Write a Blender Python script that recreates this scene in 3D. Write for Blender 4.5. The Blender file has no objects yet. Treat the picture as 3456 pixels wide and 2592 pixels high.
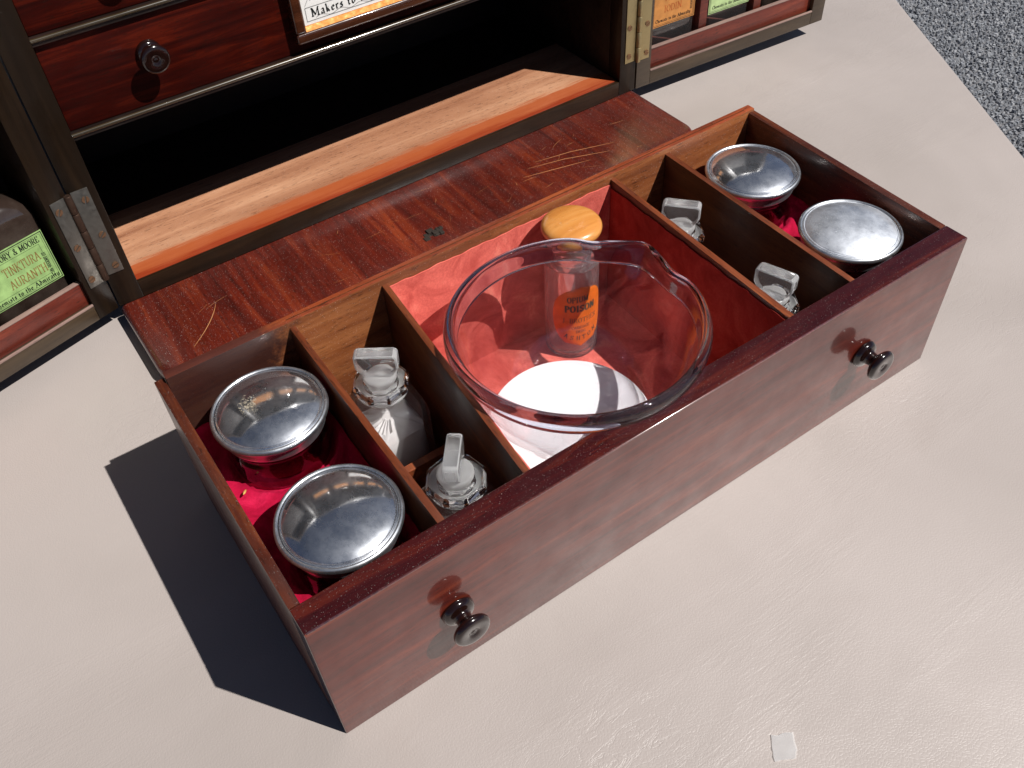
import bpy, bmesh, math, random
from mathutils import Vector, Matrix
random.seed(7)
PI = math.pi
R = math.radians
scene = bpy.context.scene
C = scene.collection

# ------------------------------------------------------------------ camera, sky, sun, exposure
cd = bpy.data.cameras.new("camera"); cam = bpy.data.objects.new("camera", cd); C.objects.link(cam)
cam.matrix_world = Matrix(((0.82039461, 0.44214221, -0.3625782, -0.01716058),
                           (-0.56996541, 0.58161318, -0.58040119, -0.16640071),
                           (-0.04573961, 0.68281504, 0.72915808, 0.35335397),
                           (0, 0, 0, 1)))
cd.sensor_width = 36.0; cd.lens = 3112.915 / 3456 * 36
cd.clip_start = 0.01; cd.clip_end = 50
scene.camera = cam

SUN = Vector((0.441, -0.620, 1.0)).normalized()      # towards the sun
world = bpy.data.worlds.new("World"); scene.world = world; world.use_nodes = True
wn = world.node_tree; sky = wn.nodes.new('ShaderNodeTexSky'); sky.sky_type = 'NISHITA'; sky.sun_disc = False
sky.sun_elevation = math.asin(SUN.z); sky.sun_rotation = math.atan2(SUN.x, SUN.y)
sky.air_density = 0.36; sky.dust_density = 0.25; sky.ozone_density = 0.4
bg = wn.nodes['Background']; bg.inputs[1].default_value = 0.05
wn.links.new(sky.outputs[0], bg.inputs[0])
sd = bpy.data.lights.new("sun", 'SUN'); sd.energy = 5.0; sd.angle = R(0.5); sd.color = (1.0, 0.965, 0.925)
so = bpy.data.objects.new("sun", sd); C.objects.link(so)
so.rotation_euler = SUN.to_track_quat('Z', 'Y').to_euler()
try: sd.cycles.is_caustics_light = True
except Exception: pass
scene.view_settings.view_transform = 'Standard'; scene.view_settings.look = 'None'
scene.view_settings.exposure = 0.2; scene.view_settings.gamma = 1.0
scene.render.engine = 'CYCLES'
cy = scene.cycles
cy.max_bounces = 16; cy.transmission_bounces = 16; cy.transparent_max_bounces = 24; cy.glossy_bounces = 6
cy.diffuse_bounces = 4; cy.sample_clamp_indirect = 0; cy.blur_glossy = 1.0
cy.caustics_refractive = True; cy.caustics_reflective = True
cy.use_denoising = True
try: cy.denoiser = 'OPENIMAGEDENOISE'
except Exception: pass

# ------------------------------------------------------------------ materials
def mat(name):
    m = bpy.data.materials.new(name); m.use_nodes = True
    nt = m.node_tree; return m, nt, nt.nodes['Principled BSDF']
def N(nt, typ, **kw):
    n = nt.nodes.new(typ)
    for k, v in kw.items():
        if k.startswith('i_'):
            n.inputs[k[2:].replace('_', ' ')].default_value = v
        else: setattr(n, k, v)
    return n
def L(nt, a, b): nt.links.new(a, b)
def ramp(nt, fac, stops):
    r = nt.nodes.new('ShaderNodeValToRGB'); e = r.color_ramp.elements
    while len(e) < len(stops): e.new(0.5)
    for k, (p, c) in enumerate(stops): e[k].position = p; e[k].color = (*c, 1) if len(c) == 3 else c
    L(nt, fac, r.inputs[0]); return r
def obco(nt, scale=(1, 1, 1), rot=(0, 0, 0)):
    t = nt.nodes.new('ShaderNodeTexCoord'); m = nt.nodes.new('ShaderNodeMapping')
    m.inputs['Scale'].default_value = scale; m.inputs['Rotation'].default_value = rot
    L(nt, t.outputs['Object'], m.inputs[0]); return m.outputs[0]
def noise(nt, vec, scale, detail=4, rough=.55, dist=0.0):
    n = N(nt, 'ShaderNodeTexNoise'); n.inputs['Scale'].default_value = scale; n.inputs['Detail'].default_value = detail
    n.inputs['Roughness'].default_value = rough; n.inputs['Distortion'].default_value = dist
    L(nt, vec, n.inputs['Vector']); return n.outputs['Fac']
def mix(nt, fac, a, b, typ='MIX'):
    m = nt.nodes.new('ShaderNodeMix'); m.data_type = 'RGBA'; m.blend_type = typ
    for s, v in ((m.inputs[0], fac), (m.inputs[6], a), (m.inputs[7], b)):
        if isinstance(v, (int, float)): s.default_value = v
        elif isinstance(v, tuple): s.default_value = (*v, 1)
        else: L(nt, v, s)
    return m.outputs[2]
def bump(nt, h, strength, dist, prev=None):
    b = nt.nodes.new('ShaderNodeBump'); b.inputs['Strength'].default_value = strength; b.inputs['Distance'].default_value = dist
    L(nt, h, b.inputs['Height'])
    if prev is not None: L(nt, prev, b.inputs['Normal'])
    return b.outputs[0]

def wood(name, dark, midc, light, axis='X', rough=.35, coat=.6, coat_rough=.06, ior=1.5, pores=.5, fig=1.0, speck=0.0, seed=0.0, blotch=None, rbump=.00004, stain=None, spec=.4):
    m, nt, p = mat(name)
    k = 0.07
    sc = {'X': (k, 1, 1), 'Y': (1, k, 1), 'Z': (1, 1, k)}[axis]
    v = obco(nt, sc)
    ad = N(nt, 'ShaderNodeVectorMath', operation='ADD'); ad.inputs[1].default_value = (seed, seed * 1.7, seed * .6); L(nt, v, ad.inputs[0]); v = ad.outputs[0]
    g = noise(nt, v, 150 * fig, 7, .62, .8)
    c = ramp(nt, g, [(.30, dark), (.52, midc), (.72, light)]).outputs[0]
    big = noise(nt, obco(nt, tuple(.25 if s == k else 1 for s in sc)), 22, 4, .6, .5)
    c = mix(nt, ramp(nt, big, [(.36, (0, 0, 0)), (.66, (1, 1, 1))]).outputs[0], mix(nt, .55, c, dark), c)
    if blotch:
        bb = noise(nt, obco(nt), 34, 5, .6, .8)
        c = mix(nt, ramp(nt, bb, [(.50, (0, 0, 0)), (.60, (1, 1, 1))]).outputs[0], c, blotch)
    # pores: short dark dashes along the grain
    sc2 = tuple(.16 if s == k else 1 for s in sc)
    pn = noise(nt, obco(nt, sc2), 1300, 2, .5)
    pm = ramp(nt, pn, [(.60, (0, 0, 0)), (.68, (1, 1, 1))]).outputs[0]
    c = mix(nt, pm, c, mix(nt, pores, c, (.012, .004, .002)))
    if speck:
        sn = noise(nt, obco(nt), 1900, 2, .6)
        sm = ramp(nt, sn, [(.665, (0, 0, 0)), (.72, (1, 1, 1))]).outputs[0]
        c = mix(nt, sm, c, mix(nt, speck, c, (.75, .70, .66)))
    if stain:
      for ax_, x0_, w_, col_ in stain:
        tc = nt.nodes.new('ShaderNodeTexCoord'); sx = nt.nodes.new('ShaderNodeSeparateXYZ'); L(nt, tc.outputs['Object'], sx.inputs[0])
        n_ = N(nt, 'ShaderNodeMath', operation='MULTIPLY_ADD'); L(nt, noise(nt, obco(nt) if ax_ == 0 else v, 90 if ax_ == 0 else 260, 8, .75), n_.inputs[0]); amp = .05 if ax_ == 0 else .022; n_.inputs[1].default_value = amp; L(nt, sx.outputs[ax_], n_.inputs[2])
        x0_ += amp / 2 - .025 + .003
        c = mix(nt, ramp(nt, n_.outputs[0], [(x0_ + .022, (1, 1, 1)), (x0_ + w_ + .022, (0, 0, 0))]).outputs[0], c, mix(nt, .90, c, col_))
    L(nt, c, p.inputs['Base Color'])
    rn = noise(nt, obco(nt), 60, 4)
    L(nt, ramp(nt, rn, [(.3, (rough * .75,) * 3), (.7, (rough * 1.3,) * 3)]).outputs[0], p.inputs['Roughness'])
    p.inputs['Specular IOR Level'].default_value = spec
    p.inputs['Coat Weight'].default_value = coat; p.inputs['Coat Roughness'].default_value = coat_rough; p.inputs['Coat IOR'].default_value = ior
    b = bump(nt, pn, .5, rbump * 2)
    b = bump(nt, noise(nt, obco(nt, sc2), 420, 4, .7), .6, rbump * 2, b)
    L(nt, b, p.inputs['Normal'])
    b2 = bump(nt, noise(nt, obco(nt, sc2), 900, 3, .7), .25, rbump * 1.2)
    L(nt, b2, p.inputs['Coat Normal'])
    return m

M = {}
M['front_face'] = wood('mahogany_front_face', (.045, .005, .003), (.115, .013, .006), (.25, .042, .014), 'X', .45, .95, .07, 1.48, .5, .75, seed=3, rbump=.000012)
M['front_top'] = wood('mahogany_top_edge', (.022, .003, .004), (.06, .007, .006), (.19, .028, .010), 'X', .32, .7, .06, 1.5, .5, .9, speck=.35, seed=1)
M['side_wood'] = wood('drawer_side_wood', (.03, .006, .003), (.11, .022, .008), (.26, .065, .018), 'Y', .45, .3, .2, 1.5, .6, 1.2, speck=.25, seed=5)
M['back_wood'] = wood('drawer_back_wood', (.11, .028, .009), (.235, .072, .021), (.35, .13, .044), 'X', .5, .2, .25, 1.5, .45, .9, speck=.35, seed=2, stain=[(0, .050, .012, (.022, .008, .008))])
M['back_edge'] = wood('drawer_back_edge', (.12, .022, .009), (.28, .055, .016), (.42, .11, .03), 'X', .45, .25, .25, 1.5, .6, 1.2, speck=.25, seed=4, stain=[(0, .045, .02, (.06, .016, .012))])
M['part_wood'] = wood('partition_wood', (.045, .012, .004), (.125, .034, .010), (.21, .066, .019), 'Y', .45, .25, .25, 1.5, .5, 1.0, seed=6)
M['part_edge'] = wood('partition_edge', (.075, .016, .005), (.19, .042, .011), (.32, .09, .026), 'Y', .5, .15, .3, 1.5, .5, 1.6, seed=7)
M['flap'] = wood('mahogany_flap', (.045, .005, .003), (.115, .012, .005), (.23, .036, .010), 'Y', .38, .9, .24, 1.65, .45, .9, speck=.45, seed=9, rbump=.00002)
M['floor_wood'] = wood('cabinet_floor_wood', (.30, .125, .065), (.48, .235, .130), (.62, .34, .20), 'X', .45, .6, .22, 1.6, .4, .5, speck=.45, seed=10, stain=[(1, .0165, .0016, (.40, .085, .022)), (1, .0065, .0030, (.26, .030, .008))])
M['floor_front'] = wood('cabinet_floor_front_wood', (.26, .045, .012), (.46, .105, .025), (.52, .17, .08), 'X', .42, .5, .2, 1.5, .45, .6, speck=.35, seed=12)
M['carcass'] = wood('dark_carcass_wood', (.007, .004, .002), (.015, .008, .004), (.028, .015, .007), 'Z', .45, .15, .25, 1.4, .3, .8, seed=11, spec=.15)
M['carcass_x'] = wood('dark_carcass_rail_wood', (.010, .006, .003), (.024, .012, .006), (.044, .023, .010), 'X', .40, .25, .2, 1.45, .3, .8, seed=13, spec=.2)
M['bead'] = wood('polished_bead', (.022, .015, .006), (.045, .030, .012), (.07, .045, .018), 'X', .25, 1.0, .10, 1.6, .1, 1, seed=14, rbump=.000002)
M['drawer_face'] = wood('flame_mahogany_face', (.014, .0010, .0005), (.044, .0032, .0012), (.12, .011, .0028), 'X', .6, .05, .08, 1.4, .5, 1.3, seed=15, rbump=.00001, spec=.08)
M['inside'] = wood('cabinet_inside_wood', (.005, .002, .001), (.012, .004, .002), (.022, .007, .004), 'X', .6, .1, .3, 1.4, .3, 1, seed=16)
M['slip'] = wood('mahogany_slip', (.06, .010, .006), (.15, .022, .011), (.25, .045, .02), 'X', .45, .3, .2, 1.5, .5, 1.2, seed=17)
M['door_rail'] = wood('door_rail_wood', (.030, .018, .009), (.062, .039, .020), (.092, .060, .033), 'X', .4, .3, .25, 1.5, .3, 1, seed=18)
M['knob'] = wood('ebonised_knob', (.006, .002, .002), (.011, .004, .003), (.02, .006, .004), 'Z', .15, 1.0, .03, 1.45, .2, 1, rbump=.000005)
M['boxwood'] = wood('boxwood', (.52, .19, .038), (.66, .28, .065), (.76, .38, .12), 'X', .30, .7, .12, 1.5, .12, .7, seed=20, rbump=.000005)
M['edge_worn'] = wood('worn_wood_edge', (.25, .12, .06), (.40, .23, .13), (.55, .36, .22), 'X', .5, .2, .3, 1.5, .3, 1.5)
M['frame_wood'] = wood('plaque_frame_wood', (.03, .009, .004), (.075, .022, .009), (.15, .05, .02), 'X', .25, .9, .06, 1.6, .2, 1)
M['grey_edge'] = wood('dusty_wood_edge', (.20, .13, .11), (.29, .19, .16), (.42, .30, .25), 'X', .5, .1, .3, 1.5, .3, 1.5)

def velvet(name, c1, c2, c3, sheen=.5):
    m, nt, p = mat(name)
    v = obco(nt)
    a = noise(nt, v, 45, 5, .65, .8); b = noise(nt, v, 900, 3, .6)
    c = ramp(nt, a, [(.34, c1), (.55, c2), (.74, c3)]).outputs[0]
    c = mix(nt, ramp(nt, b, [(.35, (0, 0, 0)), (.7, (1, 1, 1))]).outputs[0], mix(nt, .35, c, c1), c)
    L(nt, c, p.inputs['Base Color']); p.inputs['Roughness'].default_value = .9
    p.inputs['Specular IOR Level'].default_value = .1
    p.inputs['Sheen Weight'].default_value = sheen; p.inputs['Sheen Roughness'].default_value = .4; p.inputs['Sheen Tint'].default_value = (*c3, 1)
    bb = bump(nt, b, .6, .0003); bb = bump(nt, noise(nt, v, 220, 4), .5, .0003, bb)
    L(nt, bb, p.inputs['Normal']); return m
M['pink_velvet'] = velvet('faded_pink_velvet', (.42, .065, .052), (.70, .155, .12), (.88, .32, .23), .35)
M['shade_velvet'] = velvet('shade_pink_velvet', (.24, .022, .016), (.40, .045, .032), (.54, .085, .06), .2)  # darker copy of the pink velvet, shade put into its colour
M['crimson_velvet'] = velvet('crimson_velvet', (.22, .002, .016), (.42, .005, .040), (.58, .015, .07), .3)

def metal(name, c, rough, tarn, tarn_c=(.10, .085, .06), bumpd=.00002, metallic=1.0, haze=0.0, hrough=.5):
    m, nt, p = mat(name)
    v = obco(nt)
    a = noise(nt, v, 90, 6, .65, .5); s = noise(nt, obco(nt, (1, .1, 1), (0, 0, .5)), 1500, 3, .6)
    msk = ramp(nt, a, [(.55, (0, 0, 0)), (.78, (1, 1, 1))]).outputs[0]
    mm = N(nt, 'ShaderNodeMath', operation='MULTIPLY'); mm.inputs[1].default_value = tarn; L(nt, msk, mm.inputs[0])
    L(nt, mix(nt, mm.outputs[0], c, tarn_c), p.inputs['Base Color'])
    p.inputs['Metallic'].default_value = metallic
    dust = noise(nt, v, 350, 5, .7)
    L(nt, ramp(nt, dust, [(.30, (rough,) * 3), (.75, (min(1, rough * 2.0),) * 3)]).outputs[0], p.inputs['Roughness'])
    b = bump(nt, s, .2, bumpd); b = bump(nt, noise(nt, v, 60, 2), .3, bumpd * 2, b)
    L(nt, b, p.inputs['Normal'])
    if haze:
        df = N(nt, 'ShaderNodeBsdfGlossy'); df.inputs[0].default_value = (.90, .94, 1.0, 1); df.inputs['Roughness'].default_value = hrough
        hz = ramp(nt, noise(nt, v, 75, 9, .72), [(.36, (haze * .55,) * 3), (.68, (min(1, haze * 1.7),) * 3)]).outputs[0]
        mx = nt.nodes.new('ShaderNodeMixShader'); L(nt, hz, mx.inputs[0]); L(nt, p.outputs[0], mx.inputs[1]); L(nt, df.outputs[0], mx.inputs[2])
        L(nt, mx.outputs[0], [n for n in nt.nodes if n.type == 'OUTPUT_MATERIAL'][0].inputs[0])
    return m
M['silver'] = metal('worn_silver', (.90, .91, .93), .07, .65, (.26, .25, .23), .000005, haze=.25, hrough=.45)
M['silver_dull'] = metal('dull_silver', (.84, .86, .88), .22, .4, (.40, .40, .38), .000004, haze=.62, hrough=.60)
M['silver_rim'] = metal('silver_rim', (.70, .71, .71), .16, .8, (.30, .27, .22), .00001, haze=.30)
M['hinge'] = metal('aged_steel_hinge', (.19, .18, .16), .32, .7, (.075, .05, .035), .00008, .85)
M['hinge_brass'] = metal('aged_brass_hinge', (.42, .33, .17), .34, .5, (.16, .12, .07), .00006, .9)
M['knuckle'] = metal('dark_knuckle', (.085, .050, .035), .4, .7, (.12, .06, .035), .00006, .85)
M['screw'] = metal('rusty_screw', (.25, .14, .08), .40, .8, (.12, .05, .025), .00008, .8)
M['lock'] = metal('lock_metal_hole_shade', (.035, .026, .020), .6, .8, (.010, .008, .007), .0004, .4)  # near-black metal, also stands for the shade in the lock hole
M['gold'] = metal('gilt_slip', (.46, .17, .015), .40, .4, (.25, .08, .01), .00003, .25)

def glass(name, tint=(1, 1, 1), rough=0.0, ior=1.5):
    m, nt, p = mat(name)
    p.inputs['Base Color'].default_value = (*tint, 1); p.inputs['Transmission Weight'].default_value = 1
    p.inputs['Roughness'].default_value = rough; p.inputs['IOR'].default_value = ior
    return m
def thin_glass(name, tint, rough, ior, frost=0.0):
    # a thin wall of glass: light passes straight through, the surface reflects by Fresnel
    m = bpy.data.materials.new(name); m.use_nodes = True; nt = m.node_tree; nt.nodes.clear()
    out = nt.nodes.new('ShaderNodeOutputMaterial'); tr = N(nt, 'ShaderNodeBsdfTransparent'); tr.inputs[0].default_value = (*tint, 1)
    gl = N(nt, 'ShaderNodeBsdfGlossy'); gl.inputs['Roughness'].default_value = rough; gl.inputs[0].default_value = (1, 1, 1, 1)
    fr = N(nt, 'ShaderNodeFresnel')
    ge = N(nt, 'ShaderNodeNewGeometry'); io = N(nt, 'ShaderNodeMix'); io.inputs[2].default_value = ior; io.inputs[3].default_value = 1 / ior
    L(nt, ge.outputs['Backfacing'], io.inputs[0]); L(nt, io.outputs[0], fr.inputs[0])     # same Fresnel from both sides of the thin wall
    b = bump(nt, noise(nt, obco(nt), 60, 2), .6, .0004); L(nt, b, gl.inputs['Normal']); L(nt, b, fr.inputs['Normal'])
    mx = nt.nodes.new('ShaderNodeMixShader'); L(nt, fr.outputs[0], mx.inputs[0]); L(nt, tr.outputs[0], mx.inputs[1]); L(nt, gl.outputs[0], mx.inputs[2])
    if frost:
        df = N(nt, 'ShaderNodeBsdfTranslucent'); df.inputs[0].default_value = (.9, .9, .9, 1)
        d2 = N(nt, 'ShaderNodeBsdfDiffuse'); d2.inputs[0].default_value = (.85, .85, .85, 1)
        m2 = nt.nodes.new('ShaderNodeMixShader'); m2.inputs[0].default_value = .5; L(nt, df.outputs[0], m2.inputs[1]); L(nt, d2.outputs[0], m2.inputs[2])
        m3 = nt.nodes.new('ShaderNodeMixShader'); m3.inputs[0].default_value = frost; L(nt, mx.outputs[0], m3.inputs[1]); L(nt, m2.outputs[0], m3.inputs[2])
        L(nt, m3.outputs[0], out.inputs[0])
    else: L(nt, mx.outputs[0], out.inputs[0])
    return m
M['bowl_glass'] = glass('rim_reflection_glass', (.74, .80, .90), .010, 1.55)  # slate tint paints the dark reflections of the clear rim
M['glass'] = glass('clear_glass', (1, 1, 1), .012)
M['hollow_glass'] = glass('hollow_bottle_glass', (.99, .99, .99), .015)
def milky(name, k, rough):
    m = glass(name, (.99, .99, .99), rough); nt = m.node_tree; p = nt.nodes['Principled BSDF']
    df = N(nt, 'ShaderNodeBsdfTranslucent'); df.inputs[0].default_value = (.92, .92, .92, 1)
    d2 = N(nt, 'ShaderNodeBsdfDiffuse'); d2.inputs[0].default_value = (.88, .88, .88, 1)
    m2 = nt.nodes.new('ShaderNodeMixShader'); m2.inputs[0].default_value = .5; L(nt, df.outputs[0], m2.inputs[1]); L(nt, d2.outputs[0], m2.inputs[2])
    mx = nt.nodes.new('ShaderNodeMixShader'); L(nt, p.outputs[0], mx.inputs[1]); L(nt, m2.outputs[0], mx.inputs[2])
    L(nt, ramp(nt, noise(nt, obco(nt), 110, 2), [(.35, (k * .75,) * 3), (.7, (k * 1.25,) * 3)]).outputs[0], mx.inputs[0])
    L(nt, mx.outputs[0], [n for n in nt.nodes if n.type == 'OUTPUT_MATERIAL'][0].inputs[0]); return m
M['blade_glass'] = milky('stopper_blade_glass', .07, .012)
M['vial_milky'] = milky('old_vial_glass', .06, .015)

M['collar_glass'] = thin_glass('cut_collar_glass', (.95, .95, .96), .02, 2.0, .10)
M['stopper_glass'] = thin_glass('ground_stopper_glass', (.95, .95, .96), .04, 1.8, .42)
M['bowl_lip'] = glass('bowl_lip_glass', (.72, .80, .93)); nt = M['bowl_lip'].node_tree
tr = N(nt, 'ShaderNodeBsdfTransparent'); tr.inputs[0].default_value = (.86, .88, .93, 1); mx = nt.nodes.new('ShaderNodeMixShader'); mx.inputs[0].default_value = .42
L(nt, nt.nodes['Principled BSDF'].outputs[0], mx.inputs[1]); L(nt, tr.outputs[0], mx.inputs[2]); L(nt, mx.outputs[0], nt.nodes['Material Output'].inputs[0])
M['jar_glass'] = thin_glass('jar_glass', (.58, .44, .46), .03, 1.7)
M['bowl_wall'] = thin_glass('bowl_wall_glass', (.99, .985, .995), .012, 1.68, .006)
M['vial_glass'] = thin_glass('vial_glass', (.96, .96, .96), .04, 1.7, .20)
M['flask_glass'] = thin_glass('flask_glass', (.93, .92, .92), .05, 1.6, .06)
M['frosted'] = thin_glass('frosted_glass', (.9, .9, .9), .15, 1.5, .45)
m, nt, p = mat('amber_bottle_glass'); M['dark_bottle'] = m
L(nt, mix(nt, ramp(nt, noise(nt, obco(nt), 70, 5), [(.4, (0, 0, 0)), (.7, (1, 1, 1))]).outputs[0], (.028, .018, .014), (.06, .045, .036)), p.inputs['Base Color'])
p.inputs['Roughness'].default_value = .12; p.inputs['Coat Weight'].default_value = 1; p.inputs['Coat Roughness'].default_value = .04

def plain(name, c, rough=.6, var=.12, scale=300, spec=.3, **kw):
    m, nt, p = mat(name)
    n = noise(nt, obco(nt), scale, 4)
    L(nt, mix(nt, ramp(nt, n, [(.35, (0, 0, 0)), (.7, (1, 1, 1))]).outputs[0], tuple(x * (1 - var) for x in c), c), p.inputs['Base Color'])
    p.inputs['Roughness'].default_value = rough; p.inputs['Specular IOR Level'].default_value = spec
    for k, v in kw.items(): p.inputs[k.replace('_', ' ')].default_value = v
    L(nt, bump(nt, n, .2, .00005), p.inputs['Normal'])
    return m
M['paper_green'] = plain('green_label_paper', (.36, .56, .20), .6, .35, 160)
M['paper_lime'] = plain('lime_label_paper', (.50, .66, .30), .6, .25, 160)
M['paper_orange'] = plain('orange_label_paper', (.62, .26, .07), .6, .25, 160)
M['poison_orange'] = plain('poison_label_paper', (.82, .17, .015), .5, .25, 160)
M['paper_white'] = plain('card_paper', (.86, .84, .80), .6, .08, 200)
M['ink_black'] = plain('black_ink', (.015, .018, .016), .6, .2)
M['ink_grey'] = plain('grey_green_ink', (.05, .06, .045), .6, .2)
M['ink_brown'] = plain('brown_ink', (.30, .19, .06), .6, .3, 500)
M['ink_orange'] = plain('orange_ink', (.55, .13, .03), .6, .3, 500)
M['porcelain'] = plain('white_porcelain', (.90, .90, .90), .30, .02, 50, .5, Coat_Weight=1.0, Coat_Roughness=.03)
M['powder'] = plain('white_powder', (.88, .88, .88), .9, .06, 500)
M['scratch'] = plain('bare_wood_scratch', (.50, .24, .10), .5, .2)
M['seed'] = plain('straw_husk', (.62, .36, .10), .5, .3)
M['dust'] = plain('pale_dust_fluff', (.46, .40, .30), .9, .3)

M['arris'] = plain('worn_arris_glint', (.20, .05, .035), .30, .6, 900, 1.0, Coat_Weight=1.0, Coat_Roughness=.16, Coat_IOR=2.4)  # extra glossy coat so the added edge rod glints
# cream leather of the table
m, nt, p = mat('cream_leather'); M['leather'] = m
v = obco(nt)
c = ramp(nt, noise(nt, v, 5, 4, .55, .3), [(.35, (.335, .295, .272)), (.65, (.398, .352, .328))]).outputs[0]
st = ramp(nt, noise(nt, v, 16, 5, .6, .6), [(.62, (0, 0, 0)), (.74, (1, 1, 1))]).outputs[0]
c = mix(nt, st, c, mix(nt, .12, c, (.30, .25, .22)))
L(nt, c, p.inputs['Base Color'])
L(nt, ramp(nt, noise(nt, v, 9, 4), [(.35, (.36,) * 3), (.7, (.50,) * 3)]).outputs[0], p.inputs['Roughness'])
p.inputs['Specular IOR Level'].default_value = .5
vo = N(nt, 'ShaderNodeTexVoronoi'); vo.feature = 'DISTANCE_TO_EDGE'; vo.inputs['Scale'].default_value = 750
wv = N(nt, 'ShaderNodeVectorMath', operation='MULTIPLY_ADD'); wn_ = N(nt, 'ShaderNodeTexNoise'); wn_.inputs['Scale'].default_value = 120; L(nt, v, wn_.inputs['Vector'])
wv.inputs[1].default_value = (.004, .004, .004); L(nt, wn_.outputs['Color'], wv.inputs[0]); L(nt, v, wv.inputs[2]); L(nt, wv.outputs[0], vo.inputs['Vector'])
pk = ramp(nt, vo.outputs['Distance'], [(0.0, (0, 0, 0)), (.25, (1, 1, 1))]).outputs[0]
b = bump(nt, pk, .24, .00013)
wr = noise(nt, obco(nt, (1, 2.2, 1), (0, 0, .55)), 42, 5, .6, 1.6)
wr2 = ramp(nt, wr, [(.47, (1, 1, 1)), (.50, (0, 0, 0)), (.53, (1, 1, 1))]).outputs[0]
wmask = ramp(nt, noise(nt, v, 6, 2), [(.48, (1, 1, 1)), (.62, (0, 0, 0))]).outputs[0]
mx_ = N(nt, 'ShaderNodeMath', operation='MAXIMUM'); L(nt, wr2, mx_.inputs[0]); L(nt, wmask, mx_.inputs[1])
b = bump(nt, mx_.outputs[0], .30, .0003, b)
# creases: bundles of fine parallel lines running along the hide
ln = noise(nt, obco(nt, (.16, 1, 1), (0, 0, -.12)), 420, 3, .6, 1.2)
band = ramp(nt, noise(nt, obco(nt, (.30, 1, 1), (0, 0, -.12)), 13, 3, .6, 1.0), [(.52, (0, 0, 0)), (.60, (1, 1, 1))]).outputs[0]
lm = N(nt, 'ShaderNodeMath', operation='MULTIPLY'); L(nt, ln, lm.inputs[0]); L(nt, band, lm.inputs[1])
b = bump(nt, lm.outputs[0], .26, .0006, b)
b = bump(nt, noise(nt, v, 14, 3, .5, .4), .35, .0022, b)
L(nt, b, p.inputs['Normal'])

m, nt, p = mat('grey_gravel_ground'); M['ground'] = m
L(nt, ramp(nt, noise(nt, obco(nt), 160, 3), [(.35, (.05, .05, .055)), (.65, (.20, .20, .21))]).outputs[0], p.inputs['Base Color']); p.inputs['Roughness'].default_value = .85
def chips(name, c): return plain(name, c, .6, .4, 90)
M['chip_grey'] = chips('grey_stone_chip', (.31, .325, .35)); M['chip_dark'] = chips('dark_stone_chip', (.20, .21, .235)); M['chip_pale'] = chips('pale_stone_chip', (.42, .43, .45))

# ------------------------------------------------------------------ geometry helpers
def thing(name, label, cat, loc=(0, 0, 0), rotz=0.0, group=None):
    o = bpy.data.objects.new(name, None); C.objects.link(o); o.empty_display_size = .01
    o.location = loc; o.rotation_euler = (0, 0, rotz); o['label'] = label; o['category'] = cat
    if group: o['group'] = group
    return o
def obj(name, bm, m, parent=None, loc=None, smooth=None, rot=None, label=None):
    me = bpy.data.meshes.new(name)
    if isinstance(bm, tuple): me.from_pydata(bm[0], [], bm[1])
    else:
        bmesh.ops.recalc_face_normals(bm, faces=bm.faces); bm.to_mesh(me); bm.free()
    if not isinstance(m, (list, tuple)): m = [m]
    for k in m: me.materials.append(k)
    if smooth is not None:
        if smooth == 'all':
            for f in me.polygons: f.use_smooth = True
        else:
            for f in me.polygons: f.use_smooth = True
            me.set_sharp_from_angle(angle=R(smooth))
    o = bpy.data.objects.new(name, me); C.objects.link(o)
    if parent is not None: o.parent = parent
    if loc is not None: o.location = loc
    if rot is not None: o.rotation_euler = rot
    if label: o['label'] = label
    return o
def box(x0, x1, y0, y1, z0, z1, bev=0.0, seg=2, bm=None):
    bm = bm or bmesh.new()
    r = bmesh.ops.create_cube(bm, size=1.0)
    for v in r['verts']:
        v.co = Vector(((x0 + x1) / 2 + v.co.x * (x1 - x0), (y0 + y1) / 2 + v.co.y * (y1 - y0), (z0 + z1) / 2 + v.co.z * (z1 - z0)))
    if bev:
        es = list({e for v in r['verts'] for e in v.link_edges})
        bmesh.ops.bevel(bm, geom=es, offset=bev, segments=seg, affect='EDGES', profile=.6)
    return bm
def hexa(bottom, top, bev=0.0):
    # bottom/top: four xyz corners in order
    bm = bmesh.new(); vs = [bm.verts.new(p) for p in bottom] + [bm.verts.new(p) for p in top]
    bm.faces.new(vs[0:4][::-1]); bm.faces.new(vs[4:8])
    for i in range(4): bm.faces.new((vs[i], vs[(i + 1) % 4], vs[4 + (i + 1) % 4], vs[4 + i]))
    if bev: bmesh.ops.bevel(bm, geom=list(bm.edges), offset=bev, segments=2, affect='EDGES', profile=.6)
    return bm
def loft(rings, cap0=True, cap1=True, closed=False, bm=None):
    bm = bm or bmesh.new(); vr = [[bm.verts.new(p) for p in r] for r in rings]; n = len(rings[0])
    pairs = list(zip(vr[:-1], vr[1:])) + ([(vr[-1], vr[0])] if closed else [])
    for a, b_ in pairs:
        for i in range(n): bm.faces.new((a[i], a[(i + 1) % n], b_[(i + 1) % n], b_[i]))
    if not closed:
        if cap0: bm.faces.new(vr[0][::-1])
        if cap1: bm.faces.new(vr[-1])
    return bm
def circ(r, z, n=40, cx=0, cy=0): return [(cx + r * math.cos(2 * PI * i / n), cy + r * math.sin(2 * PI * i / n), z) for i in range(n)]
def lathe(prof, n=40, axis='Z', bm=None, cap0=True, cap1=True, closed=False):
    rings = [circ(max(r, 1e-5), z, n) for r, z in prof]
    if axis == 'Y': rings = [[(x, z, -y) for x, y, z in r] for r in rings]
    return loft(rings, cap0, cap1, closed, bm)
def caster(o):
    try: o.cycles.is_caustics_caster = True
    except Exception: pass
    return o
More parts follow.
